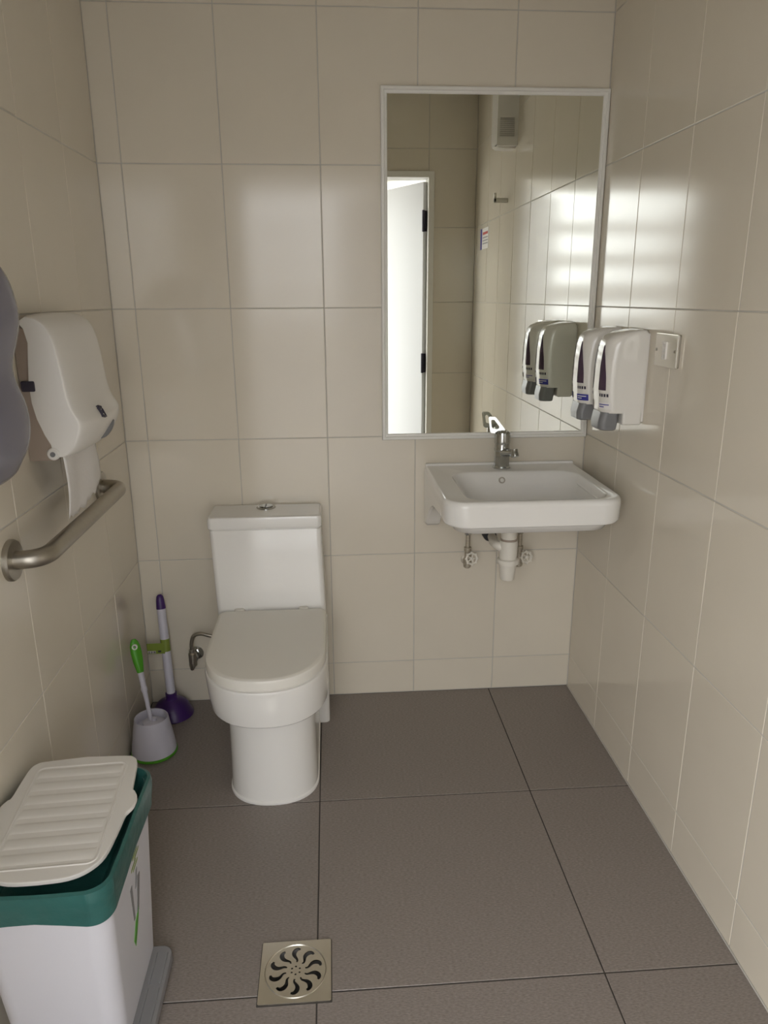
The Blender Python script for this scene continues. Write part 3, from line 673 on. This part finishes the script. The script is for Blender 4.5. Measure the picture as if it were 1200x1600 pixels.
# ------------------------------------------------------------------ smoky round toilet roll dispenser
jd = thing('toilet_roll_dispenser', (XL, -1.115, 1.03), 'smoky blue grey rounded toilet roll dispenser on the wall next to the white one', 'paper dispenser')
sil = spline([(.020, .430), (.080, .424), (.120, .408), (.146, .378), (.158, .335), (.158, .295), (.144, .255), (.131, .220), (.134, .190), (.146, .160), (.152, .130), (.151, .100), (.142, .070), (.124, .042), (.105, .020), (.060, .006), (.020, .0)], 3)
sil = [(p[0] * .84, .014 + p[1] * .968) for p in [tuple(q) for q in sil]]
jm = MB(); rings = []
for k in range(23):
    t = -1 + 2 * k / 22; y = .135 * math.copysign(1 - (1 - abs(t)) ** 1.6, t); e = abs(y) / .135
    f = (1 - e ** 4) ** .5 if e < 1 else 0.0
    ro = [(.012 + (d - .012) * (.45 + .55 * f), y, .215 + (z - .215) * (.72 + .28 * f)) for d, z in sil] + [(.004, y, .215 + (.02 - .215) * (.72 + .28 * f)), (.004, y, .215 + (.41 - .215) * (.72 + .28 * f))]
    rings.append(ro)
jm.loft(rings); jm.build('smoky_cover', M_SMOKE, jd, 50)
MB().box((0, -.125, .03), (.016, .125, .40), .004).build('back_plate', M_GREYPL, jd)
MB().box((.03, -.06, .032), (.07, .06, .05), .006).build('tear_edge', M_INK, jd)

# ------------------------------------------------------------------ things seen only in the mirror
vb = thing('vent_box', (XR, -1.125, 1.992), 'white wall box with a louvred side high on the wall, seen in the mirror', 'wall box')
B = frame((0, 0, 0), (-1, 0, 0), (0, -1, 0), (0, 0, 1))
vm = MB(); vr = []
for z, d, yk in ((0, .045, .02), (.004, .075, .004), (.014, .087, 0), (.03, .091, 0), (.30, .091, 0), (.33, .087, 0), (.34, .075, .006)):
    vr.append(ring(rrect(0, d, yk, .13 - yk, (.012, .012, .002, .002), 4), z))
vr = [[(x, y if y > .06 else max(y, .040), z) for x, y, z in r] for r in vr]
vm.loft(vr, M=B)
for lo, hi in (((0, .003, .006), (.003, .045, .335)), ((.088, .003, .006), (.091, .045, .335)), ((0, .003, .006), (.091, .045, .009)), ((0, .003, .332), (.091, .045, .335))): vm.box(lo, hi, M=B)
vbo = vm.build('box_housing', M_WPLAST, vb)
hp_ = holed(rrect(0, .091, .004, .337, (.010, .010, .002, .002), 4), [[(.016, .041 + .0076 * k), (.080, .041 + .0076 * k), (.080, .0444 + .0076 * k), (.016, .0444 + .0076 * k)] for k in range(10)], 0, .004)
MB().add(hp_.v, hp_.f, M=B @ frame((0, 0, 0), (1, 0, 0), (0, 0, 1), (0, 1, 0))).build('louvre_panel', M_WPLAST, vb, 30)
hk = thing('coat_hook', (XR, -1.271, 1.792), 'steel L shaped coat hook on the wall, seen in the mirror', 'hook')
MB().box((0, -.006, -.010), (.066, .006, .010), .0015, M=B).build('hook_arm', M_STEEL, hk)
MB().box((.054, -.006, -.008), (.066, .006, .032), .0015, M=B).build('hook_tip', M_STEEL, hk)
sg = thing('wall_notice', (XR, -1.775, 1.61), 'small printed notice with red and blue lines, seen in the mirror', 'notice')
MB().box((-.0015, -.10, 0), (0, .10, .105)).build('notice_sheet', M_PAPER, sg)
MB().box((-.0024, -.10, 0), (-.0012, -.062, .105)).build('blue_band', M_BLUE, sg)
MB().box((-.0024, -.04, .072), (-.0012, .085, .085)).build('red_line', M_RED, sg)
for z in (.055, .040, .025): MB().box((-.0024, -.04, z), (-.0012, .085, z + .005)).build('text_line', M_GREYPL, sg)
